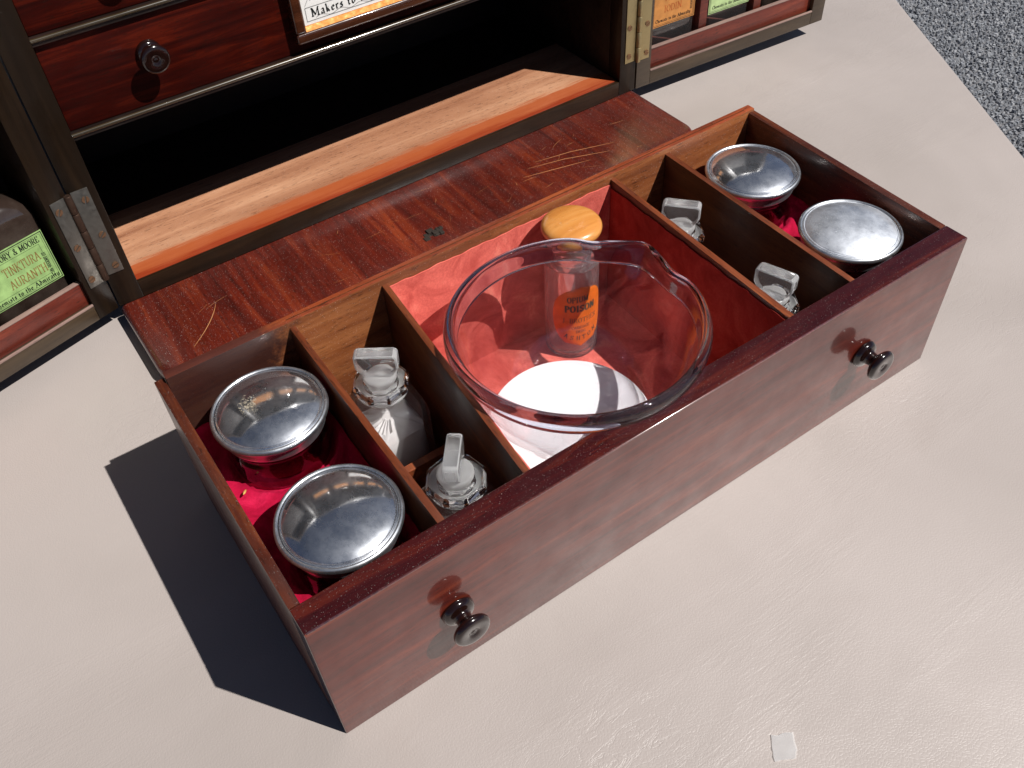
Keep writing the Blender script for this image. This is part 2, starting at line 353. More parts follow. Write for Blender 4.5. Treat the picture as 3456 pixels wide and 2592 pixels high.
def smoothprof(pts, k=6):
    # Catmull-Rom through profile points
    out = []
    P_ = [pts[0]] + list(pts) + [pts[-1]]
    for i in range(1, len(P_) - 2):
        p0, p1, p2, p3 = P_[i - 1:i + 3]
        for s in range(k):
            t = s / k
            out.append(tuple(.5 * ((2 * p1[d]) + (-p0[d] + p2[d]) * t + (2 * p0[d] - 5 * p1[d] + 4 * p2[d] - p3[d]) * t * t + (-p0[d] + 3 * p1[d] - 3 * p2[d] + p3[d]) * t ** 3) for d in (0, 1)))
    out.append(tuple(pts[-1])); return out
def sqring(a, z, e=5.0, n=48, rot=0.0, b=None):
    b = b or a; out = []
    for i in range(n):
        t = 2 * PI * (i + .5) / n; c, s = math.cos(t), math.sin(t)
        x = a * math.copysign(abs(c) ** (2 / e), c); y = b * math.copysign(abs(s) ** (2 / e), s)
        out.append((x * math.cos(rot) - y * math.sin(rot), x * math.sin(rot) + y * math.cos(rot), z))
    return out

# ------------------------------------------------------------------ drawn lettering (broad-nib strokes)
def arc(cx, cy_, rx, ry, a0, a1, n=7): return [(cx + rx * math.cos(R(a0 + (a1 - a0) * i / n)), cy_ + ry * math.sin(R(a0 + (a1 - a0) * i / n))) for i in range(n + 1)]
def sf(x, y, w=.13): return [(x - w, y), (x + w, y)]
G = {
 'A': (.80, [[(.10, 0), (.40, 1)], [(.40, 1), (.70, 0)], [(.2, .35), (.6, .35)], sf(.10, 0), sf(.70, 0)]),
 'B': (.70, [[(.15, 0), (.15, 1)], [(.15, 1)] + arc(.38, .77, .22, .23, 90, -90) + [(.15, .54)], [(.15, .54)] + arc(.40, .27, .24, .27, 90, -90) + [(.15, 0)], sf(.1, 1, .08), sf(.1, 0, .08)]),
 'C': (.75, [arc(.42, .5, .34, .5, 50, 310, 12), [(.66, .7), (.66, 1)]]),
 'D': (.78, [[(.15, 0), (.15, 1)], [(.15, 1)] + arc(.34, .5, .36, .5, 90, -90, 10) + [(.15, 0)], sf(.1, 1, .08), sf(.1, 0, .08)]),
 'E': (.68, [[(.15, 0), (.15, 1)], [(.05, 1), (.6, 1), (.6, .8)], [(.15, .52), (.48, .52)], [(.05, 0), (.62, 0), (.62, .22)]]),
 'F': (.64, [[(.15, 0), (.15, 1)], [(.05, 1), (.6, 1), (.6, .8)], [(.15, .52), (.48, .52)], sf(.15, 0)]),
 'G': (.80, [arc(.42, .5, .34, .5, 50, 310, 12), [(.66, .7), (.66, 1)], [(.68, 0), (.68, .42)], sf(.66, .42)]),
 'H': (.82, [[(.15, 0), (.15, 1)], [(.67, 0), (.67, 1)], [(.15, .52), (.67, .52)], sf(.15, 0), sf(.15, 1), sf(.67, 0), sf(.67, 1)]),
 'I': (.40, [[(.2, 0), (.2, 1)], sf(.2, 0, .16), sf(.2, 1, .16)]),
 'J': (.50, [[(.34, 1), (.34, .2)] + arc(.2, .2, .14, .2, 0, -150), sf(.34, 1)]),
 'K': (.80, [[(.15, 0), (.15, 1)], [(.15, .4), (.62, 1)], [(.3, .55), (.66, 0)], sf(.15, 0), sf(.15, 1), sf(.62, 1, .1), sf(.68, 0, .1)]),
 'L': (.64, [[(.15, 0), (.15, 1)], sf(.15, 1), [(.05, 0), (.6, 0), (.6, .25)]]),
 'M': (1.0, [[(.15, 0), (.15, 1)], [(.15, 1), (.5, .1)], [(.5, .1), (.85, 1)], [(.85, 1), (.85, 0)], sf(.15, 0), sf(.85, 0), sf(.1, 1, .08), sf(.9, 1, .08)]),
 'N': (.85, [[(.15, 0), (.15, 1)], [(.15, 1), (.7, 0)], [(.7, 0), (.7, 1)], sf(.15, 0), sf(.7, 1), sf(.1, 1, .08)]),
 'O': (.82, [arc(.41, .5, .33, .5, 0, 360, 16)]),
 'P': (.68, [[(.15, 0), (.15, 1)], [(.15, 1)] + arc(.38, .74, .24, .26, 90, -90) + [(.15, .48)], sf(.15, 0), sf(.1, 1, .08)]),
 'R': (.76, [[(.15, 0), (.15, 1)], [(.15, 1)] + arc(.38, .75, .23, .25, 90, -90) + [(.15, .5)], [(.38, .5), (.66, 0)], sf(.15, 0), sf(.1, 1, .08), sf(.7, 0, .08)]),
 'S': (.64, [arc(.32, .74, .23, .25, 30, 250, 8) + arc(.32, .26, .24, .26, 80, -150, 9), [(.54, .75), (.54, 1)], [(.08, .25), (.08, 0)]]),
 'T': (.74, [[(.37, 0), (.37, 1)], [(.05, .78), (.05, 1), (.69, 1), (.69, .78)], sf(.37, 0)]),
 'U': (.82, [[(.15, 1), (.15, .3)] + arc(.41, .3, .26, .3, 180, 360, 8) + [(.67, 1)], sf(.15, 1), sf(.67, 1)]),
 'V': (.80, [[(.10, 1), (.4, 0)], [(.4, 0), (.7, 1)], sf(.1, 1), sf(.7, 1)]),
 'W': (1.1, [[(.10, 1), (.35, 0)], [(.35, 0), (.55, .8)], [(.55, .8), (.78, 0)], [(.78, 0), (1.0, 1)], sf(.1, 1), sf(1.0, 1)]),
 'Y': (.80, [[(.10, 1), (.4, .5)], [(.4, .5), (.7, 1)], [(.4, .5), (.4, 0)], sf(.1, 1), sf(.7, 1), sf(.4, 0)]),
 '&': (.85, [[(.75, 0), (.25, .75)] + arc(.38, .82, .15, .18, 200, -20, 7) + [(.15, .35)] + arc(.35, .25, .24, .25, 160, 300, 7) + [(.72, .45)]]),
 '2': (.60, [arc(.3, .74, .22, .26, 160, -30, 8) + [(.08, 0), (.52, 0), (.54, .15)]]),
 '6': (.60, [[(.48, .95), (.25, .8)] + arc(.3, .3, .22, .3, 160, 520, 12)]),
 '0': (.60, [arc(.3, .5, .22, .5, 0, 360, 14)]),
 '.': (.28, [[(.1, 0), (.16, .07)]]), ',': (.28, [[(.12, .05), (.06, -.15)]]), "'": (.25, [[(.12, 1), (.08, .8)]]),
 'a': (.56, [[(.12, .5), (.3, .64), (.42, .5), (.42, .05), (.52, 0)], [(.42, .36), (.18, .26), (.12, .1), (.26, 0), (.42, .12)]]),
 'c': (.46, [[(.42, .5), (.3, .62), (.12, .46), (.12, .12), (.28, 0), (.42, .08)]]),
 'd': (.56, [[(.14, 1.0), (.42, .6), (.42, .1), (.27, 0), (.12, .12), (.12, .48), (.27, .6), (.42, .5)]]),
 'e': (.48, [[(.12, .3), (.42, .42), (.28, .62), (.12, .46), (.12, .12), (.28, 0), (.42, .1)]]),
 'h': (.58, [[(.06, 1), (.14, .94), (.14, .06), (.2, 0)], [(.14, .46), (.32, .62), (.44, .5), (.44, .1), (.34, -.14)]]),
 'i': (.30, [[(.06, .54), (.14, .6), (.14, .06), (.22, 0)], [(.12, .84), (.18, .90)]]),
 'k': (.54, [[(.06, 1), (.14, .94), (.14, .06), (.2, 0)], [(.14, .34), (.36, .62)], [(.24, .4), (.44, 0)]]),
 'l': (.30, [[(.06, 1), (.14, .94), (.14, .06), (.24, 0)]]),
 'm': (.84, [[(.04, .54), (.13, .6), (.13, .04)], [(.13, .46), (.28, .62), (.38, .52), (.38, .04)], [(.38, .46), (.54, .62), (.64, .52), (.64, .06), (.74, 0)]]),
 'o': (.54, [[(.26, .62), (.12, .48), (.12, .14), (.27, 0), (.43, .14), (.43, .48), (.26, .62)]]),
 'r': (.40, [[(.04, .54), (.13, .6), (.13, .04), (.2, 0)], [(.13, .46), (.26, .62), (.36, .52)]]),
 's': (.44, [[(.38, .54), (.24, .62), (.1, .48), (.36, .22), (.34, .06), (.2, 0), (.06, .08)]]),
 't': (.38, [[(.16, .86), (.16, .08), (.26, 0), (.34, .06)], [(.04, .6), (.32, .6)]]),
 'u': (.58, [[(.06, .54), (.14, .6), (.14, .12), (.28, 0), (.42, .14)], [(.42, .6), (.42, .06), (.52, 0)]]),
 'y': (.54, [[(.06, .54), (.13, .6), (.13, .14), (.26, 0), (.42, .14)], [(.42, .6), (.42, .0), (.28, -.24), (.1, -.2)]]),
}
def text_quads(s, x, y, h, w=.17, nib=15, thin=.045, track=.06, xs=1.0, align='L', rot=0.0):
    """quads of text s in 2-D; baseline start (x,y), cap height h"""
    total = sum((G[c][0] + track) * xs if c != ' ' else .45 * xs for c in s) * h
    ox = {'L': 0, 'C': -total / 2, 'R': -total}[align]
    out = []; cx = ox; na = R(nib); nx, ny = math.cos(na) * w / 2, math.sin(na) * w / 2
    cr, sr = math.cos(rot), math.sin(rot)
    def put(px, py):
        X, Y = cx + px * h * xs, py * h
        return (x + X * cr - Y * sr, y + X * sr + Y * cr)
    for c in s:
        if c == ' ': cx += .45 * xs * h; continue
        for pl in G[c][1]:
            for (ax, ay), (bx, by) in zip(pl[:-1], pl[1:]):
                d = math.hypot(bx - ax, by - ay)
                if d < 1e-6: continue
                ux, uy = (bx - ax) / d, (by - ay) / d
                ext = .012; ax2, ay2, bx2, by2 = ax - ux * ext, ay - uy * ext, bx + ux * ext, by + uy * ext
                k = abs(ux * ny - uy * nx)          # half-width across the stroke
                k = max(k, thin / 2)
                qx, qy = -uy * k, ux * k
                out.append([put(ax2 + qx, ay2 + qy), put(ax2 - qx, ay2 - qy), put(bx2 - qx, by2 - qy), put(bx2 + qx, by2 + qy)])
        cx += (G[c][0] + track) * xs * h
    return out
def line_quads(pts, w):
    out = []
    for (ax, ay), (bx, by) in zip(pts[:-1], pts[1:]):
        d = math.hypot(bx - ax, by - ay); ux, uy = (bx - ax) / d, (by - ay) / d; e = w / 2
        qx, qy = -uy * w / 2, ux * w / 2
        out.append([(ax - ux * e + qx, ay - uy * e + qy), (ax - ux * e - qx, ay - uy * e - qy), (bx + ux * e - qx, by + uy * e - qy), (bx + ux * e + qx, by + uy * e + qy)])
    return out
def rectline(x0, y0, x1, y1, w): return line_quads([(x0, y0), (x1, y0), (x1, y1), (x0, y1), (x0, y0)], w)
def quads_mesh(quads, fn):
    V, F = [], []
    for q in quads:
        b_ = len(V); V += [fn(px, py) for px, py in q]; F.append((b_, b_ + 1, b_ + 2, b_ + 3))
    return (V, F)

# ------------------------------------------------------------------ ground and gravel
o = obj('ground', ([(-6, -6, -.742), (8, -6, -.742), (8, 8, -.742), (-6, 8, -.742)], [(0, 1, 2, 3)]), M['ground']); o['kind'] = 'structure'
V, F, MI = [], [], []
def stone(x, y, s):
    b_ = len(V); n = 6
    a0 = random.random() * 6.28; hh = s * random.uniform(.4, .8); tz = random.uniform(-.3, .3)
    ring = []
    for i in range(n):
        a = a0 + 2 * PI * i / n + random.uniform(-.25, .25); r = s * random.uniform(.42, .62)
        ring.append((x + r * math.cos(a), y + r * math.sin(a)))
    for px, py in ring: V.append((px, py, -.742))
    for px, py in ring: V.append((x + (px - x) * .72, y + (py - y) * .72, -.742 + hh * (1 + tz * math.copysign(1, px - x))))
    for i in range(n): F.append((b_ + i, b_ + (i + 1) % n, b_ + n + (i + 1) % n, b_ + n + i))
    F.append(tuple(b_ + n + i for i in range(n)))
    mi = random.choices((0, 1, 2), (5, 4, 3))[0]; MI.extend([mi] * (n + 1))
for i in range(330):
    for j in range(190):
        # patch of gravel seen past the table's right edge
        x = .80 + i * .0058 + random.uniform(-.0022, .0022); y = -.35 + j * .0058 * 1.75 + random.uniform(-.0035, .0035)
        if .62 + (y + .2) * .38 < x < 1.55 + (y + .2) * 1.05: stone(x, y, random.uniform(.0048, .0088))
me = bpy.data.meshes.new('gravel'); me.from_pydata(V, [], F)
for k in ('chip_grey', 'chip_dark', 'chip_pale'): me.materials.append(M[k])
me.polygons.foreach_set('material_index', MI)
o = bpy.data.objects.new('gravel', me); C.objects.link(o); o['kind'] = 'stuff'; o['label'] = 'grey and white stone chips on the ground beyond the table'; o['category'] = 'gravel'

TAPE = (.1260, -.1042)
M['tape'] = thin_glass('glint_white_tape', (.99, .99, .99), .30, 1.9, .62)  # white scatter in the material stands for a bright glint
# ------------------------------------------------------------------ leather-topped table
e0 = Vector((.5431, .0802, 0)); ed = Vector((.1175, .1981, 0)).normalized(); en = Vector((-ed.y, ed.x, 0))
T = thing('leather_table', 'cream leather covered table carrying the open mahogany chest and drawer', 'table', (e0.x, e0.y, -.74))
def tq(t, s, z): v = e0 + ed * t + en * s; return (v.x - e0.x, v.y - e0.y, z + .74)
def tslab(t0, t1, s0, s1, z0, z1, bev):
    b_ = [tq(t0, s0, z0), tq(t1, s0, z0), tq(t1, s1, z0), tq(t0, s1, z0)]; t_ = [tq(t0, s0, z1), tq(t1, s0, z1), tq(t1, s1, z1), tq(t0, s1, z1)]
    return hexa(b_, t_, bev)
obj('leather_top', tslab(-.65, 1.0, 0, 1.05, -.028, 0, .004), M['leather'], T, smooth=40)
obj('apron', tslab(-.60, .95, .05, 1.0, -.11, -.0285, .002), M['carcass_x'], T)
for t0, s0 in ((-.60, .05), (.90, .05), (-.60, .95), (.90, .95)):
    obj('leg', tslab(t0, t0 + .05, s0, s0 + .05, -.74, -.1105, .002), M['carcass'], T)

# scrap of tape on the leather, whitened to stand for a glint
V, F = [], []
for j in range(7):
    for i in range(7):
        u_, w_ = i / 6, j / 6; tx, ty = TAPE[0] + .0080 * u_ + .0062 * w_, TAPE[1] - .0042 * u_ + .0078 * w_
        V.append((tx + random.uniform(-.0004, .0004), ty + random.uniform(-.0004, .0004), .0003 + random.uniform(0, .0005)))
for j in range(6):
    for i in range(6): a = j * 7 + i; F.append((a, a + 1, a + 8, a + 7))
o = obj('glint_tape_scrap', (V, F), M['tape'], smooth='all'); o['label'] = 'small scrap whitened as a glint on the cream leather in front of the drawer'; o['category'] = 'scrap'

# ------------------------------------------------------------------ the pulled-out drawer
LX, DY, HF, HB = .340, .142, .0794, .0836
D = thing('mahogany_drawer', 'long mahogany drawer with two dark knobs and five compartments, out on the leather', 'drawer')
TF = .0120; TS = .0043
def zrim(y): return HF + (HB - HF) * max(0, (y - TF)) / (DY - TF)
o = obj('front_board', box(0, LX, 0, TF, 0, HF, .0008, 4), [M['front_face'], M['front_top']], D, smooth=30)
for f in o.data.polygons:
    if f.normal.z > .5 or f.normal.x < -.7: f.material_index = 1
for x0 in (0.0, LX - TS):
    zl = .0016 if x0 < .1 else 0.0
    obj('side_panel', hexa([(x0, TF + .0002, 0), (x0 + TS, TF + .0002, 0), (x0 + TS, DY - .0002, 0), (x0, DY - .0002, 0)],
        [(x0, TF + .0002, HF - .0003), (x0 + TS, TF + .0002, HF - .0003), (x0 + TS, DY - .0002, HB - .0012 - zl), (x0, DY - .0002, HB - .0012 - zl)], .0004), M['side_wood'], D, smooth=30)
o = obj('back_panel', box(.0045, LX - .0002, DY - .0048, DY + .0002, 0, HB, .0005), [M['back_wood'], M['back_edge']], D, smooth=30)
for f in o.data.polygons:
    if f.normal.z > .5: f.material_index = 1
obj('bottom_board', box(TS, LX - TS, TF, DY - .005, .0, .0035), M['part_wood'], D)
yb = DY - .0048
def partition(xb0, xb1, xf0, xf1, zt=0.0):
    o = obj('partition', hexa([(xf0, TF, .0035), (xf1, TF, .0035), (xb1, yb, .0035), (xb0, yb, .0035)],
                              [(xf0, TF, .0782 + zt), (xf1, TF, .0782 + zt), (xb1, yb, .0806 + zt), (xb0, yb, .0806 + zt)], .0004), [M['part_wood'], M['part_edge']], D, smooth=30)
    for f in o.data.polygons:
        if f.normal.z > .4: f.material_index = 1
partition(.0600, .0628, .0590, .0622); partition(.1062, .1092, .0968, .0998); partition(.2396, .2424, .2366, .2402); partition(.2760, .2790, .2752, .2784)
# groove line along the back panel rim
obj('back_rim_groove', box(.06, LX - .006, DY - .0029, DY - .0025, HB + .0001, HB + .00025), M['part_wood'], D)
# faded velvet lining of the wide compartment
def hx(a, b_, bev=0): return hexa(a, b_, bev)
def cloth(x0, y0, x1, y1, z0, z1, nx, nz, amp, thick_dir):
    """wavy velvet sheet with thickness between two plan points"""
    dx, dy = x1 - x0, y1 - y0; rows = []
    for k, off in ((0, 0.0), (1, 1.0)):
        for j in range(nz + 1):
            r = []
            for i in range(nx + 1):
                t = i / nx; zt = z1 + (math.sin(t * 37) * .0003 + math.sin(t * 91 + 2) * .0002) if j == nz else z0 + (z1 - z0) * j / nz
                w = amp * (math.sin(t * 9 + j) + .6 * math.sin(t * 23 + j * 2.1)) * .5 + amp if k else 0
                th = .0005 + w
                r.append((x0 + dx * t + thick_dir[0] * th * off, y0 + dy * t + thick_dir[1] * th * off, zt))
            rows.append(r)
    Vv = [p for r in rows for p in r]; W = nx + 1; Hn = nz + 1; Ff = []
    def idx(k, j, i): return k * W * Hn + j * W + i
    for k in (0, 1):
        for j in range(nz):
            for i in range(nx):
                q = (idx(k, j, i), idx(k, j, i + 1), idx(k, j + 1, i + 1), idx(k, j + 1, i)); Ff.append(q if k else q[::-1])
    for i in range(nx): Ff.append((idx(0, nz, i), idx(0, nz, i + 1), idx(1, nz, i + 1), idx(1, nz, i)))
    for j in range(nz):
        Ff.append((idx(0, j, 0), idx(0, j + 1, 0), idx(1, j + 1, 0), idx(1, j, 0))); Ff.append((idx(0, j, nx), idx(0, j + 1, nx), idx(1, j + 1, nx), idx(1, j, nx)))
    bm = bmesh.new(); vs = [bm.verts.new(p) for p in Vv]
    for f in Ff: bm.faces.new([vs[i] for i in f])
    return bm
pv = M['pink_velvet']
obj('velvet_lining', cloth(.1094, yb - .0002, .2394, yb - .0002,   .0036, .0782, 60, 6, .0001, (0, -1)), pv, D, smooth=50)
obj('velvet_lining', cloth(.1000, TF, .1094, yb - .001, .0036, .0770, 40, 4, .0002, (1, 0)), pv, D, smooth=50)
obj('velvet_lining', cloth(.2364, TF, .2394, yb - .001, .0036, .0765, 40, 4, .0001, (-1, 0)), M['shade_velvet'], D, smooth=50)  # right lining: its shade is painted by the darker velvet
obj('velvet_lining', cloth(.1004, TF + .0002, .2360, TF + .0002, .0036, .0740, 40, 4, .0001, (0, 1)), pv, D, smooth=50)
obj('velvet_floor', hexa([(.1000, TF, .0036), (.2364, TF, .0036), (.2394, yb, .0036), (.1094, yb, .0036)], [(.1000, TF, .0048), (.2364, TF, .0048), (.2394, yb, .0048), (.1094, yb, .0048)]), pv, D)
# crimson velvet trays under the jars: padded, rising to the walls, hollow round each jar
def tray(x0, x1, y0, y1, zb, jars):
    nx, ny = 34, 70; Vv, Ff = [], []
    for j in range(ny + 1):
        for i in range(nx + 1):
            x = x0 + (x1 - x0) * i / nx; y = y0 + (y1 - y0) * j / ny
            e = min(x - x0, x1 - x, y - y0, y1 - y)
            z = zb + .004 * math.exp(-e / .004) + .0006 * math.sin(x * 700) * math.sin(y * 430)
            for jx, jy in jars:
                d = math.hypot(x - jx, y - jy)
                z += .0022 * math.exp(-((d - .0245) / .0030) ** 2)
                if d < .0225: z = min(z, zb - .0012)
            Vv.append((x, y, z))
    for j in range(ny):
        for i in range(nx):
            a = j * (nx + 1) + i; Ff.append((a, a + 1, a + nx + 2, a + nx + 1))
    b_ = len(Vv); Vv += [(x0, y0, .0036), (x1, y0, .0036), (x1, y1, .0036), (x0, y1, .0036)]
    Ff.append((b_ + 3, b_ + 2, b_ + 1, b_))
    Ff.append(tuple([b_ + 1, b_] + [i for i in range(nx + 1)])[::1])
    Ff.append(tuple([b_ + 3, b_ + 2] + [ny * (nx + 1) + i for i in range(nx, -1, -1)]))
    Ff.append(tuple([b_, b_ + 3] + [j * (nx + 1) for j in range(ny, -1, -1)]))
    Ff.append(tuple([b_ + 2, b_ + 1] + [j * (nx + 1) + nx for j in range(ny + 1)]))
    return (Vv, Ff)
JL = [(.0340, .1052), (.0325, .0400)]; JR = [(.3085, .1052), (.3090, .0408)]
obj('velvet_tray', tray(TS + .0002, .0590, TF + .0002, yb - .0002, .0465, JL), M['crimson_velvet'], D, smooth='all')
obj('velvet_tray', tray(.2792, LX - TS - .0002, TF + .0002, yb - .0002, .0465, JR), M['crimson_velvet'], D, smooth='all')
# cross bars low in the narrow compartments
obj('cross_bar', box(.0640, .0968, .0725, .0765, .0036, .0330, .0004), M['part_edge'], D)
obj('cross_bar', box(.2420, .2755, .0725, .0765, .0036, .0330, .0004), M['part_edge'], D)
for xa in (.0640, .2425): obj('velvet_floor', box(xa, xa + .033, TF, yb, .0036, .0046), pv, D)
# worn top front edge: glossy rod added along it to make the glint
obj('front_arris_glint', loft([[(x_, .0003 + .00045 * math.cos(a_), HF - .0003 + .00045 * math.sin(a_)) for a_ in [2 * PI * k_ / 10 for k_ in range(10)]] for x_ in (.001, LX - .001)]), M['arris'], D, smooth='all')
# turned knobs
def knob(parent, x, y, z, s=1.0):
    pr = smoothprof([(.0005, 0), (.0064, .0001), (.0068, .0016), (.0058, .0030), (.0038, .0040), (.0033, .0056), (.0037, .0070), (.0062, .0084), (.0077, .0098), (.0076, .0114), (.0062, .0124), (.0030, .0123), (.0016, .0117), (.0004, .0119)], 5)
    return obj('knob', lathe([(r * s, -h * s) for r, h in pr], 36, 'Y'), M['knob'], parent, loc=(x, y, z), smooth='all')
knob(D, .0552, -.0002, .0390); knob(D, .2815, -.0002, .0400)
# ------------------------------------------------------------------ silver-lidded jars
def jar(x, y, label, dull, rot):
    t = thing('ointment_jar', label, 'jar', (x, y, .0455), rot, 'silver lidded glass jars in the drawer')
    outer = smoothprof([(.0004, 0), (.0175, 0), (.0205, .0016), (.0212, .0050), (.0208, .0120), (.0200, .0165), (.0206, .0180), (.0200, .0194), (.0206, .0208), (.0200, .0222), (.0198, .0250)], 4)
    obj('glass_body', lathe(outer, 48, cap1=False), M['jar_glass'], t, smooth='all')
    inner = [(r - .0022 if r > .003 else r, z + .0030 if z < .004 else z) for r, z in [(.0004, 0), (.0170, .0003), (.0195, .004), (.0195, .0245)]]
    obj('glass_inner', lathe(inner, 40, cap1=False), M['jar_glass'], t, smooth='all')
    lid = smoothprof([(.0215, .0205), (.0219, .0208), (.0220, .0245), (.0228, .0258), (.0240, .0266), (.0244, .0276), (.0242, .0287), (.0235, .0293), (.0229, .0292), (.0225, .0289)], 4)
    obj('lid_rim', lathe(lid, 64, cap0=False, cap1=False), M['silver_rim'], t, smooth='all')
    dome = smoothprof([(.0226, .0286), (.0222, .0288), (.0218, .0293), (.0213, .0292), (.0208, .0296), (.0180, .0309), (.0130, .0323), (.0070, .0332), (.0003, .0335)], 5)
    obj('lid', lathe(dome, 64, cap0=False), M['silver_dull'] if dull else M['silver'], t, smooth='all')
    return t
j1 = jar(*JL[0], 'silver lidded jar nearest the drawer back on the left, fluff on its lid', False, .3)
j2 = jar(*JL[1], 'silver lidded jar in the left front corner of the drawer', False, 1.7)
j3 = jar(*JR[0], 'bright silver lidded jar in the right back corner of the drawer', False, 2.6)
j4 = jar(*JR[1], 'dull grey silver lidded jar in the right front corner of the drawer', True, 4.0)
# fluff on the first lid: a scatter of tiny fibres
V, F = [], []
for i in range(150):
    a = random.gauss(2.55, .22); r = random.uniform(.006, .0125); x = r * math.cos(a) + random.gauss(0, .0006); y = r * math.sin(a) + random.gauss(0, .0006) - .004
    z = .0352 - (x * x + y * y) * 13 ; th = random.random() * PI; l = random.uniform(.0003, .0011); w = .00006
    b_ = len(V); dx, dy = math.cos(th) * l, math.sin(th) * l
    V += [(x - dy * .1, y + dx * .1, z), (x + dx, y + dy, z + .0002), (x + dx + w, y + dy + w, z + .0002), (x + w * 2, y + w * 2, z + .0001)]; F.append((b_, b_ + 1, b_ + 2, b_ + 3))
o = obj('fluff', (V, F), M['dust']); o.location = (JL[0][0], JL[0][1], .0456); o['kind'] = 'stuff'; o['label'] = 'pale dusty fluff lying on the silver jar lid'; o['category'] = 'fluff'
# seed husk on the crimson velvet
bm = lathe(smoothprof([(.00005, -.0014), (.0004, -.0008), (.00055, 0), (.0004, .0008), (.00005, .0014)], 3), 10)
o = obj('seed_husk', bm, M['seed'], None, (.0105, .0905, .0515), 'all', (PI / 2, .2, 2.3)); o['label'] = 'tiny golden seed husk on the crimson velvet beside the jars'; o['category'] = 'seed'

# ------------------------------------------------------------------ cut-glass stoppered bottles
def stoppered(x, y, label, blade, full, body_a=.0158):
    t = thing('stoppered_bottle', label, 'bottle', (x, y, .0050), 0, 'square glass bottles with flat cut stoppers')
    rings = []
    for z, a, e in ((0, body_a - .0015, 5), (.0010, body_a, 5.5), (.040, body_a, 5.5), (.0440, body_a * .97, 4.8), (.0465, body_a * .86, 3.8), (.0482, .0098, 2.6), (.0492, .0076, 2), (.0540, .0073, 2)):
        rings.append(sqring(a, z, e))
    rin = []
    for z, a, e in ((.0540, .0062, 2), (.0500, .0060, 2.4), (.0475, .0072, 2.4), (.0455, body_a * .70, 4), (.0425, body_a - .0026, 5), (.0060, body_a - .0022, 5), (.0035, body_a - .0032, 5)):
        rin.append(sqring(a, z, e))
    obj('glass_body', loft(rings + rin), M['flask_glass'], t, smooth=50)
    # octagonal collar with round lower flange
    col = []
    def octr(r, z): return [(r * math.cos(2 * PI * (i + .5) / 8 + .2), r * math.sin(2 * PI * (i + .5) / 8 + .2), z) for i in range(8)]
    cb = loft([octr(.0104, .0552), octr(.0127, .0564), octr(.0129, .0588), octr(.0116, .0608), octr(.0080, .0610), octr(.0075, .0552)], closed=True)
    obj('collar', cb, M['glass'], t)
    cf = lathe([(.0075, .0530), (.0104, .0530), (.0113, .0539), (.0113, .0547), (.0106, .0551), (.0076, .0551)], 40, closed=True)
    obj('flange', cf, M['frosted'], t, smooth=40)
    st = lathe(smoothprof([(.0050, .0500), (.0062, .0600), (.0072, .0615), (.0075, .0630), (.0068, .0642), (.0040, .0648)], 4), 32)
    obj('stopper_plug', st, M['stopper_glass'], t, smooth='all')
    bw, bt, z0, z1 = .0094, .0031, .0630, .0768
    prof = [(-.0045, z0), (-.0072, z0 + .0030), (-bw, z0 + .0062), (-bw, z1 - .0010), (-bw + .0012, z1), (bw - .0012, z1), (bw, z1 - .0010), (bw, z0 + .0062), (.0072, z0 + .0030), (.0045, z0)]
    ca, sa = math.cos(blade), math.sin(blade)
    rs = [[(px * s_ * ca - d * sa, px * s_ * sa + d * ca, (z0 + z1) / 2 + (pz - (z0 + z1) / 2) * s_) for px, pz in prof] for d, s_ in ((-bt, .95), (-bt * .8, 1), (bt * .8, 1), (bt, .95))]
    bmb = loft(rs); bmesh.ops.bevel(bmb, geom=list(bmb.edges), offset=.0005, segments=1, affect='EDGES')
    for f in bmb.faces: f.material_index = 1 if f.calc_area() < 2.2e-5 and abs(f.normal.z) < .95 else 0
    obj('stopper_blade', bmb, [M['blade_glass'], M['frosted']], t, smooth=25)
    if full:
        bm = loft([sqring(body_a - .0034, .0034, 5), sqring(body_a - .0028, .010, 5), sqring(body_a - .0028, .026, 5), sqring(body_a - .0030, .0320, 5), sqring(body_a * .6, .0350, 3), sqring(.003, .0362, 2)])
        for v_ in bm.verts:
            if v_.co.z > .02: v_.co.z += random.uniform(-.0012, .0012)
        obj('powder', bm, M['powder'], t, smooth=50)
    return t
stoppered(.0822, .1000, 'stoppered glass bottle full of white powder beside the left partitions', -.62, True)
stoppered(.0800, .0352, 'empty stoppered glass bottle left of the bowl by the drawer front', .90, False)
stoppered(.2535, .0990, 'stoppered bottle right of the bowl, the one further from the drawer front', -.86, False, .0140)
stoppered(.2520, .0345, 'stoppered bottle right of the bowl, the one nearer the drawer front', -1.22, False, .0140)

# ------------------------------------------------------------------ porcelain dish, glass bowl, vial
BX, BY = .1580, .0592
W_ = thing('white_dish', 'round glossy white dish beneath the clear glass bowl', 'dish', (.1530, .0570, .0049))
obj('dish_body', lathe(smoothprof([(.0005, 0), (.0300, 0), (.0360, .0020), (.0385, .0100), (.0388, .0200), (.0382, .0238), (.0365, .0250), (.0340, .0251), (.0005, .0251)], 4), 72), M['porcelain'], W_, smooth=50)

